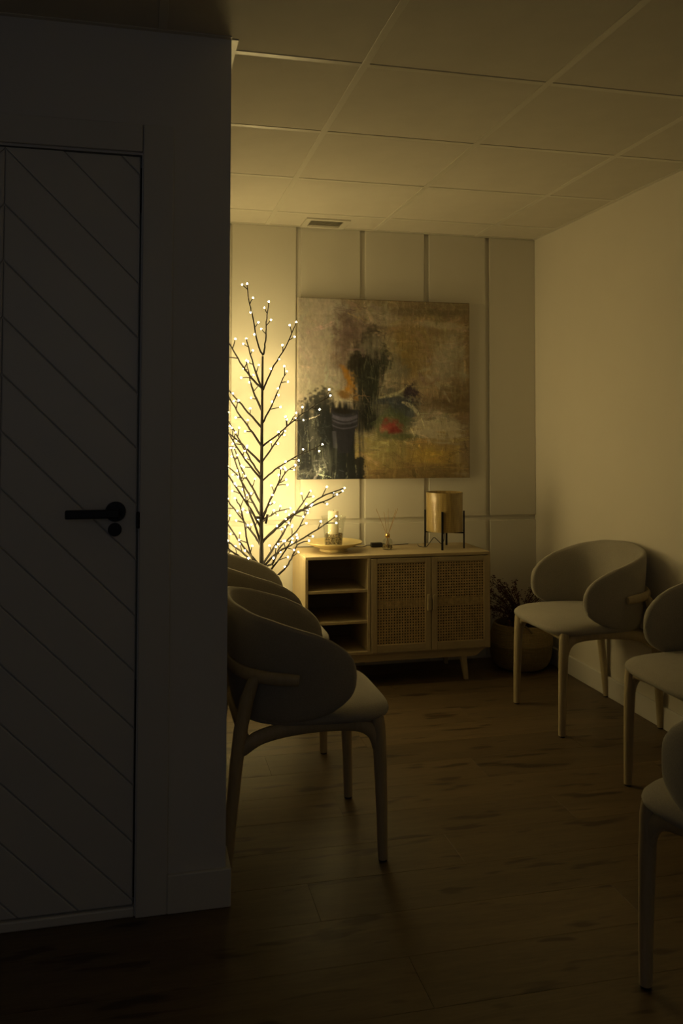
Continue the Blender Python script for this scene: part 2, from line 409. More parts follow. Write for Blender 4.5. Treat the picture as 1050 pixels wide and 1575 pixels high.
# door leaf of diagonal planks meeting in a chevron
door = MB().box(DX0+.004, DX1-.0045, YD+.007, YD+.04, .030, 2.0395).build('door_1', M_DOOR); struct(door, 'white door of diagonal chevron planks with black lever handle')
def clip(poly, a, b, c):                                  # keep a*x+b*z <= c
    out = []
    for i in range(len(poly)):
        p, q = poly[i], poly[(i+1)%len(poly)]
        dp, dq = a*p[0]+b*p[1]-c, a*q[0]+b*q[1]-c
        if dp <= 0: out.append(p)
        if (dp < 0 < dq) or (dq < 0 < dp):
            t = dp/(dp-dq); out.append((p[0]+t*(q[0]-p[0]), p[1]+t*(q[1]-p[1])))
    return out
XM, gap, pit = -.3625, .0009, .1497
x1 = DX1-.0045
for side in (1, -1):
    for k in range(-3, 18):
        zt_ = 1.8425 - .004 + pit*3 - pit*k                 # groove height at the right edge
        poly = [(XM+.0004, .030), (x1, .030), (x1, 2.0395), (XM+.0004, 2.0395)]
        poly = clip(poly, 1, 1, x1 + zt_ - gap)
        if poly: poly = clip(poly, -1, -1, -(x1 + zt_ - pit + gap))
        if len(poly) < 3: continue
        ar = abs(sum(poly[i][0]*poly[(i+1)%len(poly)][1]-poly[(i+1)%len(poly)][0]*poly[i][1] for i in range(len(poly))))
        if ar < 2e-4: continue
        if side < 0:
            poly = [(max(2*XM - x_, DX0+.004), z_) for x_, z_ in poly][::-1]
        m = MB().prism(poly, YD, YD+.0075)
        m.build('plank', M_DOOR, door, bevel=.0042)
hd = MB().tube([(0,-.058,0),(0,.001,0)], .0108, 20).tube([(0,-.012,0),(0,.0005,0)], .0268, 36)
hd = hd.build('lever_handle', M_BLACK, door, smooth=40, loc=(-.069, YD, 1.0725))
MB().box(-.125, .0125, -.062, -.048, -.0115, .0115).build('lever', M_BLACK, hd, bevel=.003, loc=(0,0,-.0015))
MB().tube([(0,-.010,0),(0,.0005,0)], .0178, 32).build('lock_rosette', M_BLACK, door, smooth=40, loc=(-.0705, YD, 1.0245))
MB().box(DX1-.0048, DX1+.004, YD-.0145, YD+.004, 1.027, 1.07).build('strike_plate', M_BLACK, cs, bevel=.002)

# ------------------------------------------------------------------ air vent in the ceiling
vent = thing('air_vent', 'small white rectangular air vent in the ceiling above the painting', 'vent', (.94, 4.425, HC))
vf = MB()
fx, fy, wi = .118, .098, .03
for bx in ((-fx,fx,-fy,-fy+wi),(-fx,fx,fy-wi,fy),(-fx,-fx+wi,-fy+wi,fy-wi),(fx-wi,fx,-fy+wi,fy-wi)): vf.box(*bx, -.006, .004)
vf.build('frame', M_BAR, vent, bevel=.0015)
MB().box(-fx+wi, fx-wi, -fy+wi, fy-wi, .0035, .0045).build('duct_opening', M_DUCT, vent)
for k in range(5):
    yy = -fy+wi+.012 + k*.0255
    MB().add([(-fx+wi,yy-.007,-.004),(fx-wi,yy-.007,-.004),(fx-wi,yy+.009,.002),(-fx+wi,yy+.009,.002),
              (-fx+wi,yy-.007,-.0028),(fx-wi,yy-.007,-.0028),(fx-wi,yy+.009,.0032),(-fx+wi,yy+.009,.0032)],
             [(0,3,2,1),(4,5,6,7),(0,1,5,4),(1,2,6,5),(2,3,7,6),(3,0,4,7)]).build('slat', M_BAR, vent)

# ------------------------------------------------------------------ sideboard
SX0, SX1, SY0, SY1, SZ0, SZ1 = .787, 1.763, 4.150, 4.515, .163, .657
sb = thing('sideboard', 'pale wooden sideboard with two woven cane doors and open shelves under the painting', 'sideboard', (1.275, 4.33, 0))
ox, oy = -1.275, -4.33
def sbox(name, x0, x1, y0, y1, z0, z1, mat=M_CAB, bev=.002, par=None):
    return MB().box(x0+ox, x1+ox, y0+oy, y1+oy, z0, z1).build(name, mat, par or sb, bevel=bev)
sbox('top_board', SX0, SX1, SY0, SY1, SZ1-.016, SZ1)
sbox('bottom_board', SX0, SX1, SY0, SY1, SZ0, SZ0+.016)
sbox('side_board', SX0, SX0+.015, SY0, SY1, SZ0+.016, SZ1-.016, M_CABV)
sbox('side_board', SX1-.015, SX1, SY0, SY1, SZ0+.016, SZ1-.016, M_CABV)
sbox('divider_board', 1.106, 1.121, SY0, SY1-.006, SZ0+.016, SZ1-.016, M_CABV)
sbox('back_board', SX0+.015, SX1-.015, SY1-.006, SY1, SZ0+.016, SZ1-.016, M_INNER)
sbox('shelf', SX0+.015, 1.106, SY0+.004, SY1-.006, .4725, .4865)
sbox('shelf', SX0+.015, 1.106, SY0+.004, SY1-.006, .3175, .3315)
def cane_door(x0, x1, hx):
    z0, z1 = SZ0+.005, SZ1-.020
    d = MB().box(x0+ox, x1+ox, SY0+.010+oy, SY0+.013+oy, z0+.03, z1-.03).build('door', M_VOID, sb)  # near-black backing: shade of the cabinet inside put into its colour
    st = .030
    for bx in ((x0, x0+st, z0, z1), (x1-st, x1, z0, z1)): MB().box(bx[0]+ox, bx[1]+ox, SY0-.002+oy, SY0+.010+oy, bx[2], bx[3]).build('door_stile', M_CABV, d, bevel=.002)
    MB().box(x0+st+ox, x1-st+ox, SY0-.002+oy, SY0+.010+oy, z0, z0+.038).build('door_rail', M_CAB, d, bevel=.002)
    MB().box(x0+st+ox, x1-st+ox, SY0-.002+oy, SY0+.010+oy, z1-.023, z1).build('door_rail', M_CAB, d, bevel=.002)
    MB().box(x0+st+ox, x1-st+ox, SY0+.0062+oy, SY0+.0098+oy, .393, .425).build('middle_rail', M_CAB, d)
    # woven cane: strands both ways with real holes
    cx0, cx1, cz0, cz1 = x0+st, x1-st, z0+.038, z1-.023
    n = 18; p = (cx1-cx0)/n; hw = p*.265
    cv = MB()
    for i in range(n+1):
        xx = cx0+i*p
        cv.box(max(cx0,xx-hw)+ox, min(cx1,xx+hw)+ox, SY0+.0025+oy, SY0+.0040+oy, cz0, cz1)
    nz = round((cz1-cz0)/p); pz = (cz1-cz0)/nz
    for i in range(nz+1):
        zz = cz0+i*pz
        cv.box(cx0+ox, cx1+ox, SY0+.0038+oy, SY0+.0052+oy, max(cz0,zz-hw), min(cz1,zz+hw))
    o = cv.build('cane_weave', M_CANE, d); o['kind'] = 'stuff'
    # small curved wooden pull
    h = MB(); pr = [(-.0105,0),(-.0105,.062),(-.007,.074),(0,.079),(.0105,.079),(.0105,-.002),(0,-.002),(-.007,.0)]
    s = 1 if hx > (x0+x1)/2 else -1
    poly = [(hx+ox+s*-a*1.0, .371+b) for a,b in pr]
    h.prism(poly, SY0-.016+oy, SY0-.002+oy).build('handle', M_CABV, d, bevel=.003)
cane_door(1.1245, 1.4395, 1.428)
cane_door(1.4425, 1.7575, 1.455)
# base frame with chamfered ends and four splayed legs
for y0_, y1_ in ((SY0+.012, SY0+.034), (SY1-.034, SY1-.012)):
    MB().prism([(.807+ox,SZ0),(1.743+ox,SZ0),(1.690+ox,.122),(.860+ox,.122)], y0_+oy, y1_+oy).build('base_rail', M_CAB, sb, bevel=.002)
for x_ in (.90, 1.628):
    sbox('cross_rail', x_, x_+.022, SY0+.034, SY1-.034, .125, SZ0)
for x_, s in ((.925, -1), (1.625, 1)):
    for y_, q in ((SY0+.035, -1), (SY1-.035, 1)):
        a, b = .018, .0105
        tx, ty = x_+ox-s*.006, y_+oy
        fx_, fy_ = tx+s*.022, ty+q*.002
        vs = [(fx_-b,fy_-b,0),(fx_+b,fy_-b,0),(fx_+b,fy_+b,0),(fx_-b,fy_+b,0),(tx-a,ty-a,.1625),(tx+a,ty-a,.1625),(tx+a,ty+a,.1625),(tx-a,ty+a,.1625)]
        MB().add(vs, [(0,3,2,1),(4,5,6,7),(0,1,5,4),(1,2,6,5),(2,3,7,6),(3,0,4,7)]).build('leg', M_LEG, sb, bevel=.003)

# ------------------------------------------------------------------ chairs
def interp(x, xs, ys): return float(np.interp(x, xs, ys))
def smooth_path(pts, n):
    P = np.array(pts, float); k = len(P)
    out = []
    for i in range(n):
        t = i/(n-1)*(k-1); j = min(int(t), k-2); u = t-j
        p0, p1, p2_, p3 = P[max(j-1,0)], P[j], P[j+1], P[min(j+2,k-1)]
        out.append(.5*((2*p1)+(-p0+p2_)*u+(2*p0-5*p1+4*p2_-p3)*u*u+(-p0+3*p1-3*p2_+p3)*u**3))
    return np.array(out)
HALF = [(.147,.246),(.10,.257),(.04,.265),(-.03,.263),(-.095,.246),(-.150,.205),(-.185,.130),(-.197,.055),(-.199,0)]
FULL = HALF + [(x,-y_) for x,y_ in HALF[-2::-1]]
def chair_parts():
    P = {}
    # curved upholstered shell
    path = smooth_path(FULL, 400)
    L = np.concatenate([[0], np.cumsum(np.hypot(*np.diff(path, axis=0).T))]); T = L[-1]
    ss = []
    for i in range(14): ss.append(T*.5*0 + .09*(1-math.cos(PI/2*i/13)))
    base = ss[:]; mid = list(np.linspace(.09, T-.09, 44))[1:-1]
    ss = base + mid + [T-s for s in base[::-1]]
    ZT = ([0,.006,.02,.045,.08,.13,.19,.26,.36,.5], [.562,.594,.622,.648,.672,.696,.716,.740,.764,.776])
    ZB = ([0,.006,.02,.045,.08,.13,.20,.5], [.560,.529,.503,.482,.463,.448,.438,.438])
    vs = []; NC = 18
    for s in ss:
        px, py = interp(s, L, path[:,0]), interp(s, L, path[:,1])
        e = .004; ax, ay = interp(min(s+e,T), L, path[:,0]), interp(min(s+e,T), L, path[:,1])
        bx, by = interp(max(s-e,0), L, path[:,0]), interp(max(s-e,0), L, path[:,1])
        tx, ty = ax-bx, ay-by; q = math.hypot(tx,ty); nx, ny = ty/q, -tx/q
        if nx*px + ny*py < 0: nx, ny = -nx, -ny
        d = min(s, T-s)
        zt, zb = interp(d, *ZT), interp(d, *ZB)
        hh = max((zt-zb)/2, .0012); zc = (zt+zb)/2
        th_ = .0175*min(1, math.sqrt(max(d,1e-5)/.016)) if d < .016 else .0175
        back = min(1, d/.35)
        for k in range(NC):
            a = 2*PI*k/NC
            c_, s_ = math.cos(a), math.sin(a)
            # rounded slab section
            w_ = math.copysign(abs(c_)**.55, c_)*th_
            h_ = math.copysign(abs(s_)**(.75 if hh > .03 else 1), s_)
            if hh > .03:
                h_ = s_/abs(s_)*(1-(1-abs(s_))**1.6*1.0) if abs(s_) > 1e-6 else 0
                h_ = math.copysign(abs(s_)**.7, s_)
            z = zc + h_*hh
            lean = (z-.58)*.10*back
            vs.append((px+nx*(w_+lean), py+ny*(w_+lean), z))
    m = MB(); n = len(ss); fs = []
    for i in range(n-1):
        for k in range(NC):
            a = i*NC+k; b = i*NC+(k+1)%NC; fs.append((a,b,b+NC,a+NC))
    fs.append(tuple(range(NC-1,-1,-1))); fs.append(tuple(range((n-1)*NC, n*NC)))
    m.add(vs, fs); P['backrest'] = m.mesh('backrest', M_FAB, 80)
    # seat cushion
    m = MB(); prof = [(0,.479),(.3,.4785),(.55,.477),(.75,.474),(.88,.469),(.95,.461),(.99,.451),(1,.443),(.99,.435),(.955,.428),(.89,.424),(.7,.422),(0,.422)]
    N = 72; vs = []
    for r_, z in prof:
        for k in range(N):
            a = 2*PI*k/N; c_, s_ = math.cos(a), math.sin(a)
            e = 2/4.0
            xx = math.copysign(abs(c_)**e, c_); yy = math.copysign(abs(s_)**e, s_)
            x_ = .043 + xx*.236; wy = .266 if xx > 0 else .266 - .05*xx*xx
            vs.append((.045 + (x_-.045)*r_, yy*wy*r_, z - .006*max(0, x_*r_)/.26))
    fs = [(j*N+k, j*N+(k+1)%N, (j+1)*N+(k+1)%N, (j+1)*N+k) for j in range(len(prof)-1) for k in range(N)]
    P['seat'] = m.add(vs, fs).mesh('seat', M_FAB, 80)
    for s in (1, -1):
        m = MB()
        m.tube([(.2355,s*.222,.006),(.232,s*.222,.15),(.227,s*.2215,.30),(.222,s*.220,.40),(.218,s*.219,.430)], [.0148,.0172,.0198,.0210,.0200], 16)
        P['leg', s, 'f'] = m.mesh('leg', M_LEG, 50)
        P['pad', s, 'f'] = MB().tube([(.2357,s*.222,0),(.2355,s*.222,.0065)], .0132, 14).mesh('foot_pad', M_PLASTIC, 50)
        m = MB()
        m.tube([(-.232,s*.222,.006),(-.222,s*.227,.15),(-.210,s*.233,.30),(-.197,s*.239,.42),(-.180,s*.243,.51),(-.163,s*.246,.560),(-.150,s*.252,.578)], [.0142,.0168,.0190,.0205,.0205,.018,.012], 16)
        P['leg', s, 'r'] = m.mesh('leg', M_LEG, 50)
        P['pad', s, 'r'] = MB().tube([(-.2322,s*.222,0),(-.232,s*.222,.0065)], .0130, 14).mesh('foot_pad', M_PLASTIC, 50)
    # seat frame: side rails curving into the legs, front and back rails
    m = MB()
    for s in (1, -1):
        pts = smooth_path([(.226,s*.2215,.318),(.218,s*.221,.360),(.196,s*.221,.392),(.155,s*.221,.4105),(.08,s*.222,.417),(0,s*.225,.417),(-.09,s*.230,.409),(-.155,s*.235,.392),(-.200,s*.238,.358)], 30)
        m.tube([tuple(p) for p in pts], [.012,.015]+[.0215]*25+[.0205,.018,.013], 14, flat=.72)
    pts = smooth_path([(.218,.2215,.36),(.214,.205,.388),(.211,.17,.405),(.211,0,.409),(.211,-.17,.405),(.214,-.205,.388),(.218,-.2215,.36)], 24)
    m.tube([tuple(p) for p in pts], .0155, 12)
    m.tube([(-.185,.234,.400),(-.185,-.234,.400)], .0155, 12)
    P['seat_frame'] = m.mesh('seat_frame', M_LEG, 60)
    # wooden rail round the outside of the shell, ends halfway along the arms
    off = []
    half = [(-.035,.293),(-.080,.284),(-.130,.263),(-.178,.218),(-.208,.150),(-.2225,.07),(-.2255,0)]
    fullp = half + [(x,-y_) for x,y_ in half[-2::-1]]
    q = smooth_path([(x,y_,0) for x,y_ in fullp], 60)
    n = len(q); pts = []
    for i in range(n):
        d = min(i, n-1-i)/(n-1)*2
        pts.append((q[i][0], q[i][1], .571 + .02*d))
    rad = [.0155+.003*min(1, min(i, n-1-i)/5) for i in range(n)]
    P['back_rail'] = MB().tube(pts, rad, 14, flat=.72).mesh('back_rail', M_LEG, 60)
    return P
CP = chair_parts()
def chair(name_label, x, y_, rz, group):
    t = thing('armchair', name_label, 'chair', (x, y_, 0), rz, group)
    inst('seat', CP['seat'], t); inst('backrest', CP['backrest'], t)
    for key in (('leg',1,'f'),('leg',-1,'f'),('leg',1,'r'),('leg',-1,'r')):
        l = inst('leg', CP[key], t); inst('foot_pad', CP[('pad',)+key[1:]], l)
    inst('seat_frame', CP['seat_frame'], t); inst('back_rail', CP['back_rail'], t)
    return t
chair('upholstered grey armchair nearest the white partition, seen from its side, in the left row', .480, 2.726, 0, 'upholstered armchairs of the waiting room')
chair('grey armchair in the left row standing right in front of the glowing twig tree', .480, 3.586, 0, 'upholstered armchairs of the waiting room')
chair('greige armchair by the right wall beside the seagrass basket, seat and legs in view', 1.965, 3.540, PI, 'upholstered armchairs of the waiting room')
chair('middle armchair of the right row, cut by the picture edge, its grey seat visible', 1.968, 2.600, PI, 'upholstered armchairs of the waiting room')
chair('dark armchair at the lower right picture edge, facing away, only one arm and leg visible', 1.419, 1.627, math.radians(102), 'upholstered armchairs of the waiting room')

# ------------------------------------------------------------------ the lit twig tree
tree = thing('led_tree', 'tall leafless twig tree with glowing warm white lights beside the sideboard', 'light tree', (.5735, 4.17, 0))
TO = Vector((.5735, 4.17, 0))
MB().box(-.165, .165, -.19, .14, 0, .17).build('base', M_TRIM, tree, bevel=.012)['label'] = 'white block base'
tr = MB().tube([(0,0,.17),(.001,0,.5),(-.003,0,.85),(-.003,0,1.2),(-.002,0,1.45),(-.001,0,1.65)], [.0125,.0115,.0098,.0080,.0064,.0052], 12)
trunk = tr.build('trunk', M_BARK, tree, smooth=60)
MB().tube([(-.006,-.010,.855),(-.030,-.016,.857)], .0078, 12).build('clamp_knob', M_PLASTIC, trunk, smooth=50)
MB().tube([(.026,-.012,.872),(.017,-.016,.826)], .0062, 10).tube([(.0,-.008,.845),(.028,-.012,.862)], .0038, 8).build('cable_clip', M_PLASTIC, trunk, smooth=50)
def ico(r):
    import bmesh
    bm = bmesh.new(); bmesh.ops.create_icosphere(bm, subdivisions=1, radius=r)
    me = bpy.data.meshes.new('light_bulb'); bm.to_mesh(me); bm.free()
    me.materials.append(M_BULB); me.shade_smooth(); return me
BULB = ico(.0040)
rt = random.Random(5)
bulbs = []
def rnd_dir():
    return Vector((rt.uniform(-1,1), rt.uniform(-1,1), rt.uniform(-1,1)))
for bi, pts in enumerate(BRANCHES):
    P_ = [Vector(p)-TO for p in pts]
    base_r = .0062 if bi > 9 else .0050
    m = MB()
    sp = smooth_path([tuple(p) for p in P_], max(8, len(P_)*4))
    # slight natural jitter
    sp = [Vector(p) + rnd_dir()*.0018*(0 < i < len(sp)-1) for i, p in enumerate(sp)]
    n = len(sp); rad = [base_r*(1-.55*i/(n-1)) for i in range(n)]
    m.tube(sp, rad, 7)
    length = sum((sp[i+1]-sp[i]).length for i in range(n-1))
    bulbs.append(sp[-1] + (sp[-1]-sp[-2]).normalized()*.003)
    step = .056; nt = int((length-.07)/step); side = rt.choice((-1,1))
    for k in range(nt):
        s = .07 + (k+.5+rt.uniform(-.25,.25))*step
        acc = 0
        for i in range(n-1):
            l = (sp[i+1]-sp[i]).length
            if acc + l >= s: break
            acc += l
        p = sp[i].lerp(sp[i+1], (s-acc)/max(l,1e-6)); t = (sp[i+1]-sp[i]).normalized()
        sd = t.cross(Vector((0,1,0))).normalized()*side
        d = (t*rt.uniform(.7,1.0) + sd*rt.uniform(.5,.95) + Vector((0, rt.uniform(-.7,.7), 0))).normalized()
        side = -side
        ln = rt.uniform(.026,.054)
        if rt.random() < .16: ln = .006
        e = p + d*ln; mid_ = p.lerp(e, .5) + rnd_dir()*.002
        if e.y + TO.y > YB-.012: e.y = YB-.012-TO.y
        r0 = rad[i]
        m.tube([p, mid_, e], [.0027, .0025, .0019], 5)
        bulbs.append(e + d*.002)
    m.build('branch', M_BARK, tree, smooth=60)
for p in bulbs[:298]:
    q = Vector(p); q.y = min(q.y, YB-.008-TO.y)
    inst('light_bulb', BULB, tree, q)
print('bulbs', len(bulbs))

# ------------------------------------------------------------------ things on the sideboard
TZ = SZ1
pl = tag(MB().lathe([(.0,.004),(.062,.004),(.064,0),(.072,0),(.074,.004),(.070,.013),(.085,.020),(.12,.031),(.147,.043),(.1505,.0475),(.149,.0495),(.143,.0485),(.12,.039),(.09,.029),(.06,.024),(0,.0225)], 72).build('plate', M_CERAMIC, None, smooth=40, loc=(.972,4.340,TZ)), 'round shallow footed wooden plate holding the candle, on the sideboard top', 'plate')
ZG = TZ+.0245
vs_ = [(.0,.0005),(.040,.0005),(.0455,.004),(.048,.02),(.0505,.06),(.056,.11),(.064,.150),(.0655,.153),(.0655,.1545),(.0625,.153),(.0535,.11),(.0482,.06),(.0458,.02),(.0435,.0075),(.038,.005),(0,.005)]
tag(MB().lathe(vs_, 56).build('glass_vase', M_GLASS, None, smooth=60, loc=(.972,4.340,ZG)), 'clear flared glass candle holder with pebbles in it, standing on the plate', 'candle holder')
cn = tag(MB().lathe([(0,.022),(.0265,.022),(.0275,.026),(.0275,.176),(.0262,.182),(.020,.1835),(.008,.1805),(0,.180)], 40).build('candle', M_WAX, None, smooth=40, loc=(.970,4.340,ZG)), 'ivory pillar candle standing inside the glass holder', 'candle')
MB().tube([(0,0,.179),(.001,0,.188)], .0011, 6).build('wick', M_PLASTIC, cn)
# pebbles round the candle
rp = random.Random(3)
def pebble_mesh(seed, mat):
    import bmesh
    r_ = random.Random(seed); bm = bmesh.new(); bmesh.ops.create_icosphere(bm, subdivisions=1, radius=1)
    for v in bm.verts: v.co *= r_.uniform(.8,1.12)
    me = bpy.data.meshes.new('pebble'); bm.to_mesh(me); bm.free(); me.materials.append(mat); me.shade_smooth(); return me
pm = [pebble_mesh(i, M_PEBBLE if i % 3 else M_PEBBLE2) for i in range(6)]
allp = MB()
for me in pm: pass
stuff = []
fill = MB()
for lay in range(10):
    z = .0105 + lay*.0058
    for ring, cnt in ((.0405,30),(.034,24)):
        for k in range(cnt):
            a = 2*PI*(k+rp.random()*.6)/cnt + lay
            rr = ring + rp.uniform(-.0015,.001) + .0006*lay*.5
            stuff.append(((rr*math.cos(a), rr*math.sin(a), z+rp.uniform(-.0015,.0015)), rp.randrange(6), rp.uniform(.0028,.0042), rp.uniform(.6,1)))
import bmesh
def joined(items, name, mats, loc):
    me = bpy.data.meshes.new(name); V=[]; F=[]; MI=[]
    for (p, i, s, fl) in items:
        src = pm[i]; o = len(V)
        V += [(p[0]+v.co.x*s, p[1]+v.co.y*s, p[2]+v.co.z*s*fl) for v in src.vertices]
        for f in src.polygons: F.append([o+j for j in f.vertices]); MI.append(0 if i % 3 else 1)
    me.from_pydata(V, [], F)
    for m_ in mats: me.materials.append(m_)
    me.polygons.foreach_set('material_index', MI); me.update(); me.shade_smooth()
    o = bpy.data.objects.new(name, me); COL.objects.link(o); o.location = loc; return o
pb = joined(stuff, 'pebbles', [M_PEBBLE, M_PEBBLE2], (.972,4.340,ZG))
pb['kind'] = 'stuff'; tag(pb, 'dark and tan gravel filling the bottom of the glass candle holder', 'gravel')

# reed diffuser
df = thing('reed_diffuser', 'small glass reed diffuser with gold collar between candle and lamp', 'diffuser', (1.262,4.332,TZ))
MB().lathe([(0,.0),(.026,0),(.029,.002),(.0295,.006),(.0275,.030),(.0235,.050),(.014,.060),(.0105,.064),(.0105,.070),(.0085,.070),(.0085,.063),(.012,.058),(.021,.0485),(.025,.030),(.0268,.008),(.025,.005),(0,.005)], 40).build('bottle', M_GLASS, df, smooth=50)
MB().lathe([(0,.0055),(.0245,.0055),(.0262,.009),(.0248,.026),(0,.026)], 32).build('oil', M_OIL, df, smooth=50)
MB().lathe([(.0112,.062),(.0125,.064),(.0125,.080),(.0112,.082),(.0088,.082),(.0088,.0705),(.0108,.0705),(.0108,.062)], 32, closed=True).build('gold_collar', M_GOLD, df, smooth=40)
for tip in ((-.060,.012,.213), (-.026,-.02,.198), (.008,.015,.214), (.053,-.012,.216), (.050,.015,.205)):
    b_ = Vector((-tip[0]*.22, -tip[1]*.2, .008)); t_ = Vector(tip)
    top = Vector((tip[0]*.02+.002*(1 if tip[0]>0 else -1), 0, .075))
    MB().tube([b_, top, t_], .0016, 6).build('reed', M_REED, df, smooth=50)

# adapter with cable
ad = thing('power_adapter', 'black cable adapter box lying on the sideboard behind the diffuser', 'adapter', (1.226,4.420,TZ))
MB().box(-.031,.031,-.014,.014,.001,.025).build('housing', M_PLASTIC, ad, bevel=.003)
MB().box(.031,.044,-.008,.008,.006,.020).build('plug', M_BLACK, ad, bevel=.002)
MB().tube(smooth_path([(-.031,0,.012),(-.05,.004,.011),(-.075,.01,.003),(-.12,.03,.0028),(-.22,.06,.0028),(-.34,.072,.0028),(-.425,.074,.0028)],40), .0023, 8).build('cable', M_PLASTIC, ad, smooth=50)
MB().tube(smooth_path([(.044,0,.012),(.06,.02,.006),(.09,.045,.0025),(.14,.06,.0025),(.2,.072,.0025)],24), .0018, 8).build('cable', M_PLASTIC, ad, smooth=50)

# table lamp on black stand
lm = thing('table_lamp', 'amber cylinder table lamp in a black four legged metal stand', 'lamp', (1.578,4.330,TZ))
sh = MB().lathe([(.0955,.092),(.0975,.090),(.0975,.294),(.0955,.296),(.0930,.294),(.0930,.094)], 72, closed=True).build('lamp_shade', M_SHADE, lm, smooth=40)
MB().lathe([(.0972,.0905),(.0990,.0905),(.0990,.0960),(.0972,.0960)], 72, closed=True).build('rim', M_SHADE, sh, smooth=40)
MB().lathe([(.0972,.2905),(.0988,.2905),(.0988,.2965),(.0972,.2965)], 72, closed=True).build('rim', M_SHADE, sh, smooth=40)
st = MB()
A0 = math.radians(-26)
for k in range(2):
    a = A0 + k*PI/2; c_, s_ = math.cos(a)*.103, math.sin(a)*.103
    st.tube([(-c_,-s_,.083),(c_,s_,.083)], .0045, 8)
st.build('cross_bar', M_BLACK, lm, smooth=50)
for k in range(4):
    a = A0 + k*PI/2
    c_, s_ = math.cos(a), math.sin(a)
    m = MB(); r0, r1, hw = .100, .108, .0055
    m.add([(c_*r+s_*w_, s_*r-c_*w_, z) for z in (0,.200) for r, w_ in ((r0,-hw),(r1,-hw),(r1,hw),(r0,hw))],
          [(0,3,2,1),(4,5,6,7),(0,1,5,4),(1,2,6,5),(2,3,7,6),(3,0,4,7)])
    m.build('leg', M_BLACK, lm, bevel=.001)
MB().tube([(0,0,.083),(0,0,.125)], .016, 16).build('bulb_socket', M_PLASTIC, lm, smooth=40)
MB().tube(smooth_path([(0,0,.080),(-.006,-.01,.045),(-.022,-.015,.024),(-.045,-.005,.045),(-.06,0,.055),(-.075,.012,.032),(-.094,.03,.0035),(-.12,.07,.0022),(-.10,.15,.0022)],50), .0021, 8).build('cable', M_PLASTIC, lm, smooth=50)

# ------------------------------------------------------------------ basket with dried plant
BX, BY = 2.018, 4.335
bk = thing('basket', 'round seagrass basket with folded rim on the floor in the far right corner', 'basket', (BX,BY,0))
def ribs(prof_pts, pitch=.0085, amp=.0024):
    P_ = np.array(prof_pts); L_ = np.concatenate([[0], np.cumsum(np.hypot(*np.diff(P_, axis=0).T))]); out = []
    n = int(L_[-1]/pitch*6)
    for i in range(n+1):
        s = L_[-1]*i/n; r_ = np.interp(s, L_, P_[:,0]) + amp*abs(math.sin(PI*s/pitch)); out.append((float(r_), float(np.interp(s, L_, P_[:,1]))))
    return out
low = ribs([(.10,.003),(.125,.006),(.145,.025),(.160,.06),(.166,.10),(.167,.135),(.160,.150)])
MB().lathe([(0,.003)] + low + [(.150,.148),(.148,.06),(.12,.012),(0,.010)], 72).build('lower_body', M_BASKET2, bk, smooth=60)
up = ribs([(.166,.128),(.1685,.150),(.163,.185),(.152,.215),(.143,.236)])
MB().lathe([(.160,.128)] + up + [(.136,.240),(.138,.21),(.155,.16)], 72, closed=True, wob=lambda a,z: .002*math.sin(3*a+z*20)).build('folded_rim', M_BASKET, bk, smooth=60)
for s in (1, -1):
    pts = [(s*(.150+.014*math.sin(PI*t)), -.05+.1*t, .215+.04*math.sin(PI*t)) for t in np.linspace(0,1,12)]
    pts = [(x*math.cos(1.2)-y_*math.sin(1.2), x*math.sin(1.2)+y_*math.cos(1.2), z) for x,y_,z in pts]
    MB().tube(pts, .005, 8).build('handle', M_BASKET2, bk, smooth=60)
pt_ = thing('dried_plant', 'dark burgundy dried twiggy plant standing in the seagrass basket', 'plant', (BX,BY,.012))
MB().lathe([(0,0),(.10,0),(.125,.10),(.13,.17),(.10,.185),(0,.19)], 24).build('root_ball', M_PSTEM, pt_, smooth=60)
rd = random.Random(9); leafm = MB(); stems = MB()
tips = []
for k in range(64):
    a = rd.uniform(0, 2*PI); lean_ = rd.uniform(.05,.17)
    hgt = rd.uniform(.24,.36)
    if k < 15: a = rd.uniform(PI*.85, PI*1.35); lean_ = rd.uniform(.10,.165); hgt = rd.uniform(.38,.46)
    elif k < 27: a = rd.uniform(-.7,.9); lean_ = rd.uniform(.06,.14); hgt = rd.uniform(.34,.42)
    dx, dy = math.cos(a), math.sin(a)
    if dx*lean_ > .12: lean_ = .12/dx
    p0 = Vector((dx*.04, dy*.04, .17)); p2__ = Vector((dx*(lean_+.02), dy*(lean_+.02), hgt))
    if p2__.y + BY > YB-.05: p2__.y = YB-.05-BY
    p1 = Vector((dx*lean_*.45, dy*lean_*.45, (hgt+.16)/2+.03))
    pp = smooth_path([tuple(p0), tuple(p1), tuple(p2__), tuple(p2__+Vector((dx*.018,dy*.01,-.006 if k%2 else .02)))], 12)
    stems.tube(pp, [.0018]*6+[.0012]*6, 5)
    for i in range(2, 12):
        for _ in range(5):
            c = Vector(pp[i]) + Vector((rd.gauss(0,.007), rd.gauss(0,.007), rd.gauss(0,.007)))
            if c.y + BY > YB-.02 or c.x + BX > XR-.02: continue
            d1 = Vector((rd.gauss(0,1), rd.gauss(0,1), rd.gauss(.4,1))).normalized()
            d2 = d1.cross(Vector((rd.gauss(0,1), rd.gauss(0,1), rd.gauss(0,1)))).normalized()
            l, w_ = rd.uniform(.007,.013), rd.uniform(.0025,.004)
            n_ = d1.cross(d2)*.0012
            leafm.add([c, c+d1*l*.5+d2*w_+n_, c+d1*l, c+d1*l*.5-d2*w_+n_, c+d1*l*.5-n_], [(0,1,4),(1,2,4),(2,3,4),(3,0,4),(0,3,2,1)])
o = stems.build('stems', M_PSTEM, pt_); o['kind'] = 'stuff'
o = leafm.build('dried_leaves', M_PLANT, pt_); o['kind'] = 'stuff'

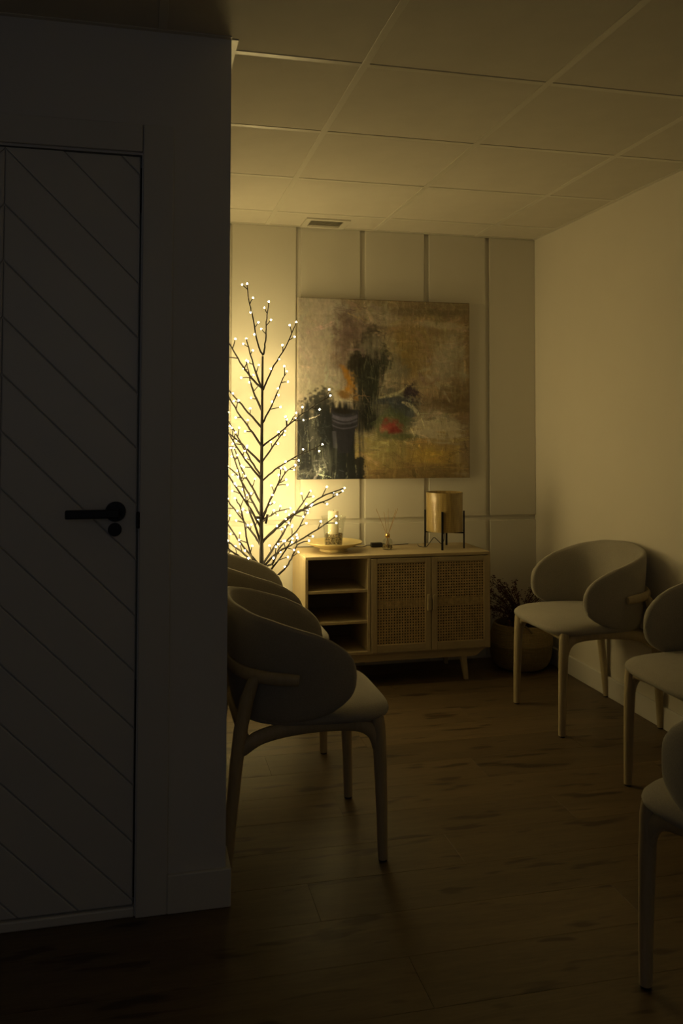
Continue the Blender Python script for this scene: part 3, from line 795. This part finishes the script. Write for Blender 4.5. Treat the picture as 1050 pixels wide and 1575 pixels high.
# ------------------------------------------------------------------ the painting
S = 320
vv, uu = np.mgrid[0:S, 0:S]/(S-1.0)                       # v runs down, u runs right
rs = np.random.RandomState(7)
def vnoise(nx, ny, octs=4, rough=.55):
    out = np.zeros((S,S)); amp = 1; tot = 0
    for o_ in range(octs):
        gx_, gy_ = max(2,int(nx*2**o_)), max(2,int(ny*2**o_))
        g = rs.rand(gy_+2, gx_+2)
        X = uu*gx_; Y = vv*gy_; xi = np.minimum(X.astype(int), gx_); yi = np.minimum(Y.astype(int), gy_); fx_ = X-xi; fy_ = Y-yi
        fx_ = fx_*fx_*(3-2*fx_); fy_ = fy_*fy_*(3-2*fy_)
        n_ = (g[yi,xi]*(1-fx_)+g[yi,xi+1]*fx_)*(1-fy_)+(g[yi+1,xi]*(1-fx_)+g[yi+1,xi+1]*fx_)*fy_
        out += n_*amp; tot += amp; amp *= rough
    return out/tot
warp1, warp2 = vnoise(6,6)-.5, vnoise(6,6)-.5
streakv, streakh, grit = vnoise(60,5), vnoise(6,50), vnoise(70,70,2)
streakd = vnoise(30,30,3)
img = np.zeros((S,S,3)); img[:] = (.36,.30,.21)
def sstep(a, b, x): t = np.clip((x-a)/(b-a),0,1); return t*t*(3-2*t)
def blob(cx, cy, rx, ry, col, alpha=1, soft=.5, warp=.10, tex=None, tamt=.5, rot=0):
    global img
    U = uu + warp1*warp - cx; V = vv + warp2*warp - cy
    c_, s_ = math.cos(rot), math.sin(rot)
    U, V = (U*c_+V*s_)/rx, (-U*s_+V*c_)/ry
    d = np.sqrt(U*U+V*V)
    m = 1 - sstep(1-soft, 1+soft*.3, d + (0 if tex is None else (tex-.5)*tamt*2))
    m = np.clip(m*alpha, 0, 1)[...,None]
    img = img*(1-m) + np.array(col)*m
def rect(x0, x1, y0, y1, col, alpha=1, e=.02, warp=.04, tex=None, tamt=.3):
    global img
    U = uu + warp1*warp; V = vv + warp2*warp
    t = 0 if tex is None else (tex-.5)*tamt
    m = sstep(-e,e,U-x0+t)*sstep(-e,e,x1-U+t)*sstep(-e,e,V-y0+t)*sstep(-e,e,y1-V+t)
    m = np.clip(m*alpha,0,1)[...,None]; img = img*(1-m)+np.array(col)*m
# ground colours
rect(-.1,.34,-.1,.62,(.47,.42,.35),.9,.10,.2,streakv,.2)
rect(.55,1.1,-.1,.55,(.36,.27,.14),.8,.12,.2,streakh,.2)
rect(.30,1.1,-.1,.07,(.28,.22,.13),.7,.05,.1,streakh,.2)
blob(.64,.29,.12,.20,(.34,.25,.105),.8,.7,.2,streakv,.3)
blob(.46,.10,.16,.10,(.46,.40,.31),.6,.8,.15,streakh,.4)
blob(.80,.13,.15,.035,(.50,.43,.30),.7,.7,.1,streakh,.5)
blob(.88,.32,.10,.18,(.46,.42,.31),.75,.8,.15,streakv,.35)
blob(.93,.56,.13,.13,(.22,.155,.085),.8,.8,.15,streakh,.3)
blob(.76,.50,.09,.14,(.42,.34,.22),.6,.8,.15,streakv,.4)
blob(.84,.45,.035,.12,(.50,.44,.33),.55,.8,.1,streakv,.5,rot=-.5)
blob(.78,.60,.12,.07,(.24,.17,.09),.6,.8,.15,streakh,.3)
blob(.80,.72,.16,.075,(.55,.49,.35),.85,.6,.12,streakh,.6)
rect(.34,.95,.78,1.1,(.40,.29,.11),.9,.06,.15,streakh,.25)
blob(.76,.88,.20,.07,(.55,.38,.10),.8,.8,.1,streakh,.4)
blob(.48,.84,.18,.12,(.33,.29,.13),.85,.6,.12,streakv,.4)
rect(.36,1.0,.955,1.1,(.22,.15,.07),.8,.02,.04,streakh,.2)
rect(.955,1.1,0,1.1,(.26,.18,.09),.55,.02,.04,streakv,.2)
# mauve brown clouds upper left
blob(.30,.17,.14,.12,(.20,.14,.115),.85,.8,.2,grit,.35)
blob(.27,.32,.11,.14,(.22,.16,.125),.75,.8,.2,streakv,.4)
blob(.28,.09,.05,.05,(.15,.10,.085),.8,.8,.15)
blob(.10,.33,.10,.22,(.53,.48,.40),.6,.8,.15,streakv,.5)
blob(.17,.52,.16,.05,(.50,.46,.35),.6,.6,.1,streakh,.6)
def strokes(n, x0, x1, y0, y1, horiz, lo, hi, lmin=.03, lmax=.12, wmin=.004, wmax=.014, amax=.8):
    for _ in range(n):
        cx, cy = rs.uniform(x0,x1), rs.uniform(y0,y1); L_ = rs.uniform(lmin,lmax); w_ = rs.uniform(wmin,wmax)
        an = rs.normal(0,.35) + (0 if rs.rand() < horiz else PI/2)
        r = L_+w_; i0, i1 = max(0,int((cy-r)*S)), min(S,int((cy+r)*S)+1); j0, j1 = max(0,int((cx-r)*S)), min(S,int((cx+r)*S)+1)
        if i1-i0 < 3 or j1-j0 < 3: continue
        c = img[min(S-1,int(cy*S)), min(S-1,int(cx*S))]*rs.uniform(lo,hi) + rs.uniform(0,.02)
        c = c*(1+rs.normal(0,.05,3))
        U = uu[i0:i1,j0:j1]-cx; V = vv[i0:i1,j0:j1]-cy
        A = U*math.cos(an)+V*math.sin(an); B_ = -U*math.sin(an)+V*math.cos(an)+ (warp1[i0:i1,j0:j1])*.05
        fil = np.interp(B_/w_, np.linspace(-1,1,14), rs.rand(14)) + (grit[i0:i1,j0:j1]-.5)*.8 - .35*np.abs(A)/L_
        m = sstep(.25,.5,fil)*(1-sstep(.8,1,np.abs(B_)/w_))*(1-sstep(.75,1,np.abs(A)/L_))*rs.uniform(.3,amax)
        m = m[...,None]; img[i0:i1,j0:j1] = img[i0:i1,j0:j1]*(1-m)+c*m
strokes(260,0,.35,0,.6,.25,.75,1.3)
strokes(520,.28,1,0,1,.65,.62,1.45)
strokes(150,.45,1,.0,.8,.5,1.2,1.7,.02,.08,.003,.010,.65)
strokes(170,.2,1,.0,1,.5,.4,.7,.02,.08,.003,.012,.65)
blob(.09,.30,.09,.24,(.52,.46,.38),.55,.9,.2,streakv,.9)
blob(.17,.515,.15,.04,(.52,.48,.37),.7,.6,.1,streakh,.9)
blob(.31,.20,.12,.13,(.17,.12,.10),.7,.9,.2,streakd,.6)
blob(.25,.36,.10,.12,(.21,.15,.12),.6,.9,.2,streakv,.6)
blob(.88,.32,.08,.16,(.45,.41,.30),.6,.9,.15,streakh,.9)
blob(.79,.735,.16,.06,(.56,.50,.36),.85,.7,.12,streakh,1.1)
blob(.92,.57,.12,.11,(.17,.12,.06),.75,.8,.15,streakh,.7)
blob(.80,.13,.14,.03,(.50,.44,.31),.6,.8,.1,streakh,.9)
blob(.75,.05,.28,.035,(.18,.14,.08),.7,.8,.1,streakh,.6)
blob(.62,.33,.08,.13,(.27,.19,.07),.6,.9,.15,streakv,.6)
blob(.12,.07,.12,.05,(.50,.44,.36),.5,.9,.1,streakh,.9)
# dark masses
rect(-.1,.345,.60,1.1,(.018,.021,.025),1,.04,.10,streakv,.16)
rect(.28,.375,.885,1.1,(.018,.020,.022),.95,.006,.03,grit,.03)
blob(.12,.60,.10,.09,(.03,.032,.032),.9,.6,.15,grit,.6)
blob(.40,.47,.105,.26,(.028,.032,.026),.97,.5,.14,streakv,.45)
blob(.36,.33,.06,.10,(.035,.03,.022),.9,.6,.15,streakd,.6)
blob(.435,.23,.06,.07,(.10,.085,.065),.8,.6,.15,grit,.7)
blob(.43,.26,.06,.045,(.42,.38,.29),.5,.6,.15,streakd,.9)
blob(.47,.36,.05,.07,(.05,.055,.04),.85,.6,.15,grit,.7)
blob(.56,.42,.07,.11,(.22,.21,.16),.75,.8,.15,streakv,.4)
blob(.40,.66,.07,.12,(.016,.018,.018),.95,.5,.1,streakv,.4)
# table, cloth
blob(.57,.62,.14,.10,(.075,.09,.085),.95,.6,.15,streakh,.35)
blob(.55,.585,.12,.035,(.07,.08,.10),.9,.6,.1,streakh,.4)
blob(.56,.72,.13,.09,(.12,.145,.075),.85,.7,.15,streakd,.5)
blob(.66,.54,.05,.055,(.05,.035,.055),.95,.5,.12,grit,.6)
blob(.645,.635,.05,.03,(.10,.12,.14),.8,.6,.1,streakh,.5)
# bright scraped strokes
def arc(p0, p1, p2a, wid, col, alpha, tex=grit, n=60):
    global img
    m = np.zeros((S,S))
    for t in np.linspace(0,1,n):
        x = (1-t)**2*p0[0]+2*t*(1-t)*p1[0]+t*t*p2a[0]; y_ = (1-t)**2*p0[1]+2*t*(1-t)*p1[1]+t*t*p2a[1]
        w_ = wid*(.5+.5*math.sin(PI*min(1,t*1.1+.05)))
        m = np.maximum(m, 1-sstep(w_*.4, w_, np.hypot(uu+warp1*.02-x, vv+warp2*.02-y_)))
    m = np.clip(m*alpha*(.45+1.1*(tex>.45)*tex),0,1)[...,None]; img = img*(1-m)+np.array(col)*m
arc((.46,.555),(.56,.545),(.625,.485),.013,(.50,.46,.30),.95)
arc((.60,.575),(.68,.60),(.70,.66),.016,(.48,.45,.34),.9)
arc((.22,.558),(.27,.572),(.32,.557),.010,(.50,.46,.34),.8)
arc((.66,.71),(.80,.70),(.93,.775),.012,(.52,.46,.30),.6,streakh)
arc((.52,.35),(.50,.45),(.46,.55),.012,(.40,.38,.28),.5,streakv)
arc((.40,.19),(.44,.165),(.48,.19),.006,(.05,.045,.04),.8)
arc((.74,.42),(.82,.47),(.88,.57),.016,(.50,.45,.34),.6,streakv)
# flowers
blob(.295,.44,.05,.055,(.48,.24,.03),.9,.9,.25,streakd,1.0)
blob(.33,.40,.03,.03,(.44,.24,.05),.7,.9,.25,grit,1.0)
blob(.265,.52,.075,.045,(.26,.14,.035),.9,.8,.12,streakd,.5)
blob(.55,.725,.055,.034,(.34,.065,.06),.9,.8,.12,streakd,.6)
blob(.575,.745,.035,.025,(.22,.025,.03),.9,.7,.10,streakd,.5)
blob(.51,.735,.03,.02,(.52,.20,.15),.5,.8,.1)
blob(.62,.775,.10,.018,(.10,.12,.05),.7,.7,.08,streakh,.6)
# the dark pot
def pot():
    global img
    U = uu + warp1*.012; V = vv + warp2*.012
    rim = (np.abs(U-.265) < .078-.12*np.clip(V-.66,0,.1)) & (V > .615) & (V < .715)
    body = (np.abs(U-.262) < .066-.20*np.clip(V-.71,0,.25)) & (V > .70) & (V < .86)
    sh_ = np.clip((U-.19)/.15,0,1)
    for mk, c in ((rim,(.034,.034,.05)),(body,(.026,.026,.038))):
        img[mk] = np.array(c)
    arcz = .655 - .02*((U-.265)/.075)**2*-1
    for (zc, w_, a_) in ((.648,.016,.9),(.672,.007,.6),(.700,.006,.5)):
        z_ = zc + .022*(1-((U-.265)/.08)**2)
        m = (1-sstep(w_*.3,w_,np.abs(V-z_)))*(np.abs(U-.265)<.072)*a_*(.5+.7*streakh)
        m = np.clip(m,0,1)[...,None]; img = img*(1-m)+np.array((.12,.115,.17))*m
    m = (1-sstep(.006,.016,np.abs(U-.205-.1*(V-.75))))*(V>.735)*(V<.83)*.7
    m = m[...,None]; img = img*(1-m)+np.array((.085,.085,.12))*m
pot()
blob(.25,.625,.07,.02,(.02,.016,.014),.9,.5,.04)
# thin vertical scrapes and drips
for _ in range(70):
    x, y0_ = rs.uniform(.03,.34), rs.uniform(.64,.95); l = rs.uniform(.02,.12); w_ = rs.uniform(.0012,.003)
    if .18 < x < .34 and .6 < y0_ < .88: continue
    m = (np.abs(uu+warp1*.03-x) < w_)*sstep(0,.02,vv-y0_)*sstep(0,.03,y0_+l-vv)*(grit > .4)*rs.uniform(.2,.6)
    m = m[...,None]; img = img*(1-m)+np.array((.26,.27,.22))*m
for _ in range(60):
    x, y0_ = rs.uniform(.36,.50), rs.uniform(.30,.66); l = rs.uniform(.03,.14); w_ = rs.uniform(.001,.0025)
    m = (np.abs(uu+warp1*.04-x) < w_)*sstep(0,.02,vv-y0_)*sstep(0,.03,y0_+l-vv)*rs.uniform(.2,.6)
    m = m[...,None]; cc = (.20,.20,.14) if rs.rand() < .5 else (.01,.01,.01); img = img*(1-m)+np.array(cc)*m
blob(.12,.90,.09,.10,(.20,.21,.19),.45,.9,.2,streakv,1.2)
blob(.06,.72,.05,.10,(.18,.18,.16),.4,.9,.2,streakv,1.2)
blob(.05,.97,.07,.03,(.20,.20,.18),.5,.9,.1,grit,1.0)
strokes(200,.3,1,0,.6,.65,.82,1.2)
strokes(50,.45,1,.0,.7,.5,1.15,1.5,.02,.07,.003,.008,.5)
strokes(60,0,.17,.62,1,.2,1.5,7,.01,.05,.0015,.005,.55)
strokes(45,0,.26,.90,1,.5,1.5,6,.01,.05,.002,.007,.5)
strokes(40,.34,.50,.28,.66,.2,1.3,3.5,.02,.06,.001,.003,.4)
strokes(60,.45,.72,.52,.84,.6,1.2,2.2,.01,.05,.002,.006,.45)
img *= (.80+.40*(.5*streakd+.25*streakv+.25*streakh))[...,None]*(.93+.14*grit)[...,None]
img = np.clip((img/.35)**1.10*.35*PAINT_GAIN*np.array((.93,.96,1.06)), .004, 1)
relief = (streakd-.5)*.5 + (streakv-.5)*.3 + (grit-.5)*.3 + (img.mean(axis=2)-.2)*.7
W_, H_ = .985, .985
X0, Z1 = .808, 2.003
gyv, gxv = np.mgrid[0:S, 0:S]
VX = (uu-.5)*W_; VZ = (1-vv)*H_ 
edge = np.minimum(np.minimum(uu,1-uu), np.minimum(vv,1-vv))
VY = -.018 - relief*.0022*np.clip(edge/.01,0,1) + .003*(1-np.clip(edge/.004,0,1))
verts = np.stack([VX, VY, VZ], -1).reshape(-1,3)
idx = np.arange(S*S).reshape(S,S)
faces = np.stack([idx[:-1,:-1], idx[1:,:-1], idx[1:,1:], idx[:-1,1:]], -1).reshape(-1,4)
me = bpy.data.meshes.new('painted_canvas')
me.from_pydata(verts.tolist(), [], faces.tolist())
ca = me.color_attributes.new('paint', 'FLOAT_COLOR', 'POINT')
ca.data.foreach_set('color', np.concatenate([img.reshape(-1,3), np.ones((S*S,1))],1).astype(np.float32).ravel())
me.update(); me.shade_smooth()
M_ART, nd, lk, b = mat_base('oil_paint', (.4,.35,.3), .5, spec=.4)
at = nd.new('ShaderNodeVertexColor'); at.layer_name = 'paint'
nz_ = noise(nd, lk, 55, 6, .75, stretch=(1,1,.35))
rr_ = ramp(nd, lk, nz_.outputs['Fac'], [(.3,(.72,.72,.72)),(.7,(1.22,1.22,1.22))])
mm = nd.new('ShaderNodeMix'); mm.data_type = 'RGBA'; mm.blend_type = 'MULTIPLY'; mm.inputs[0].default_value = .8
lk.new(at.outputs['Color'], mm.inputs[6]); lk.new(rr_.outputs[0], mm.inputs[7]); lk.new(mm.outputs[2], b.inputs['Base Color'])
bump(nd, lk, b, nz_.outputs['Fac'], .5, .002)
me.materials.append(M_ART)
pa = thing('painting', 'large square abstract still life painting hanging on the panelled back wall', 'painting', (X0+W_/2, YB-.018, Z1-H_))
cv = bpy.data.objects.new('painted_canvas', me); COL.objects.link(cv); cv.parent = pa
M_EDGE = varied('canvas_edge', (.42,.36,.28), .85, .2, 14, .3, .001, 200)
MB().box(-W_/2, W_/2, -.0155, .0175, 0.001, H_-.001).build('stretcher_frame', M_EDGE, pa, bevel=.002)
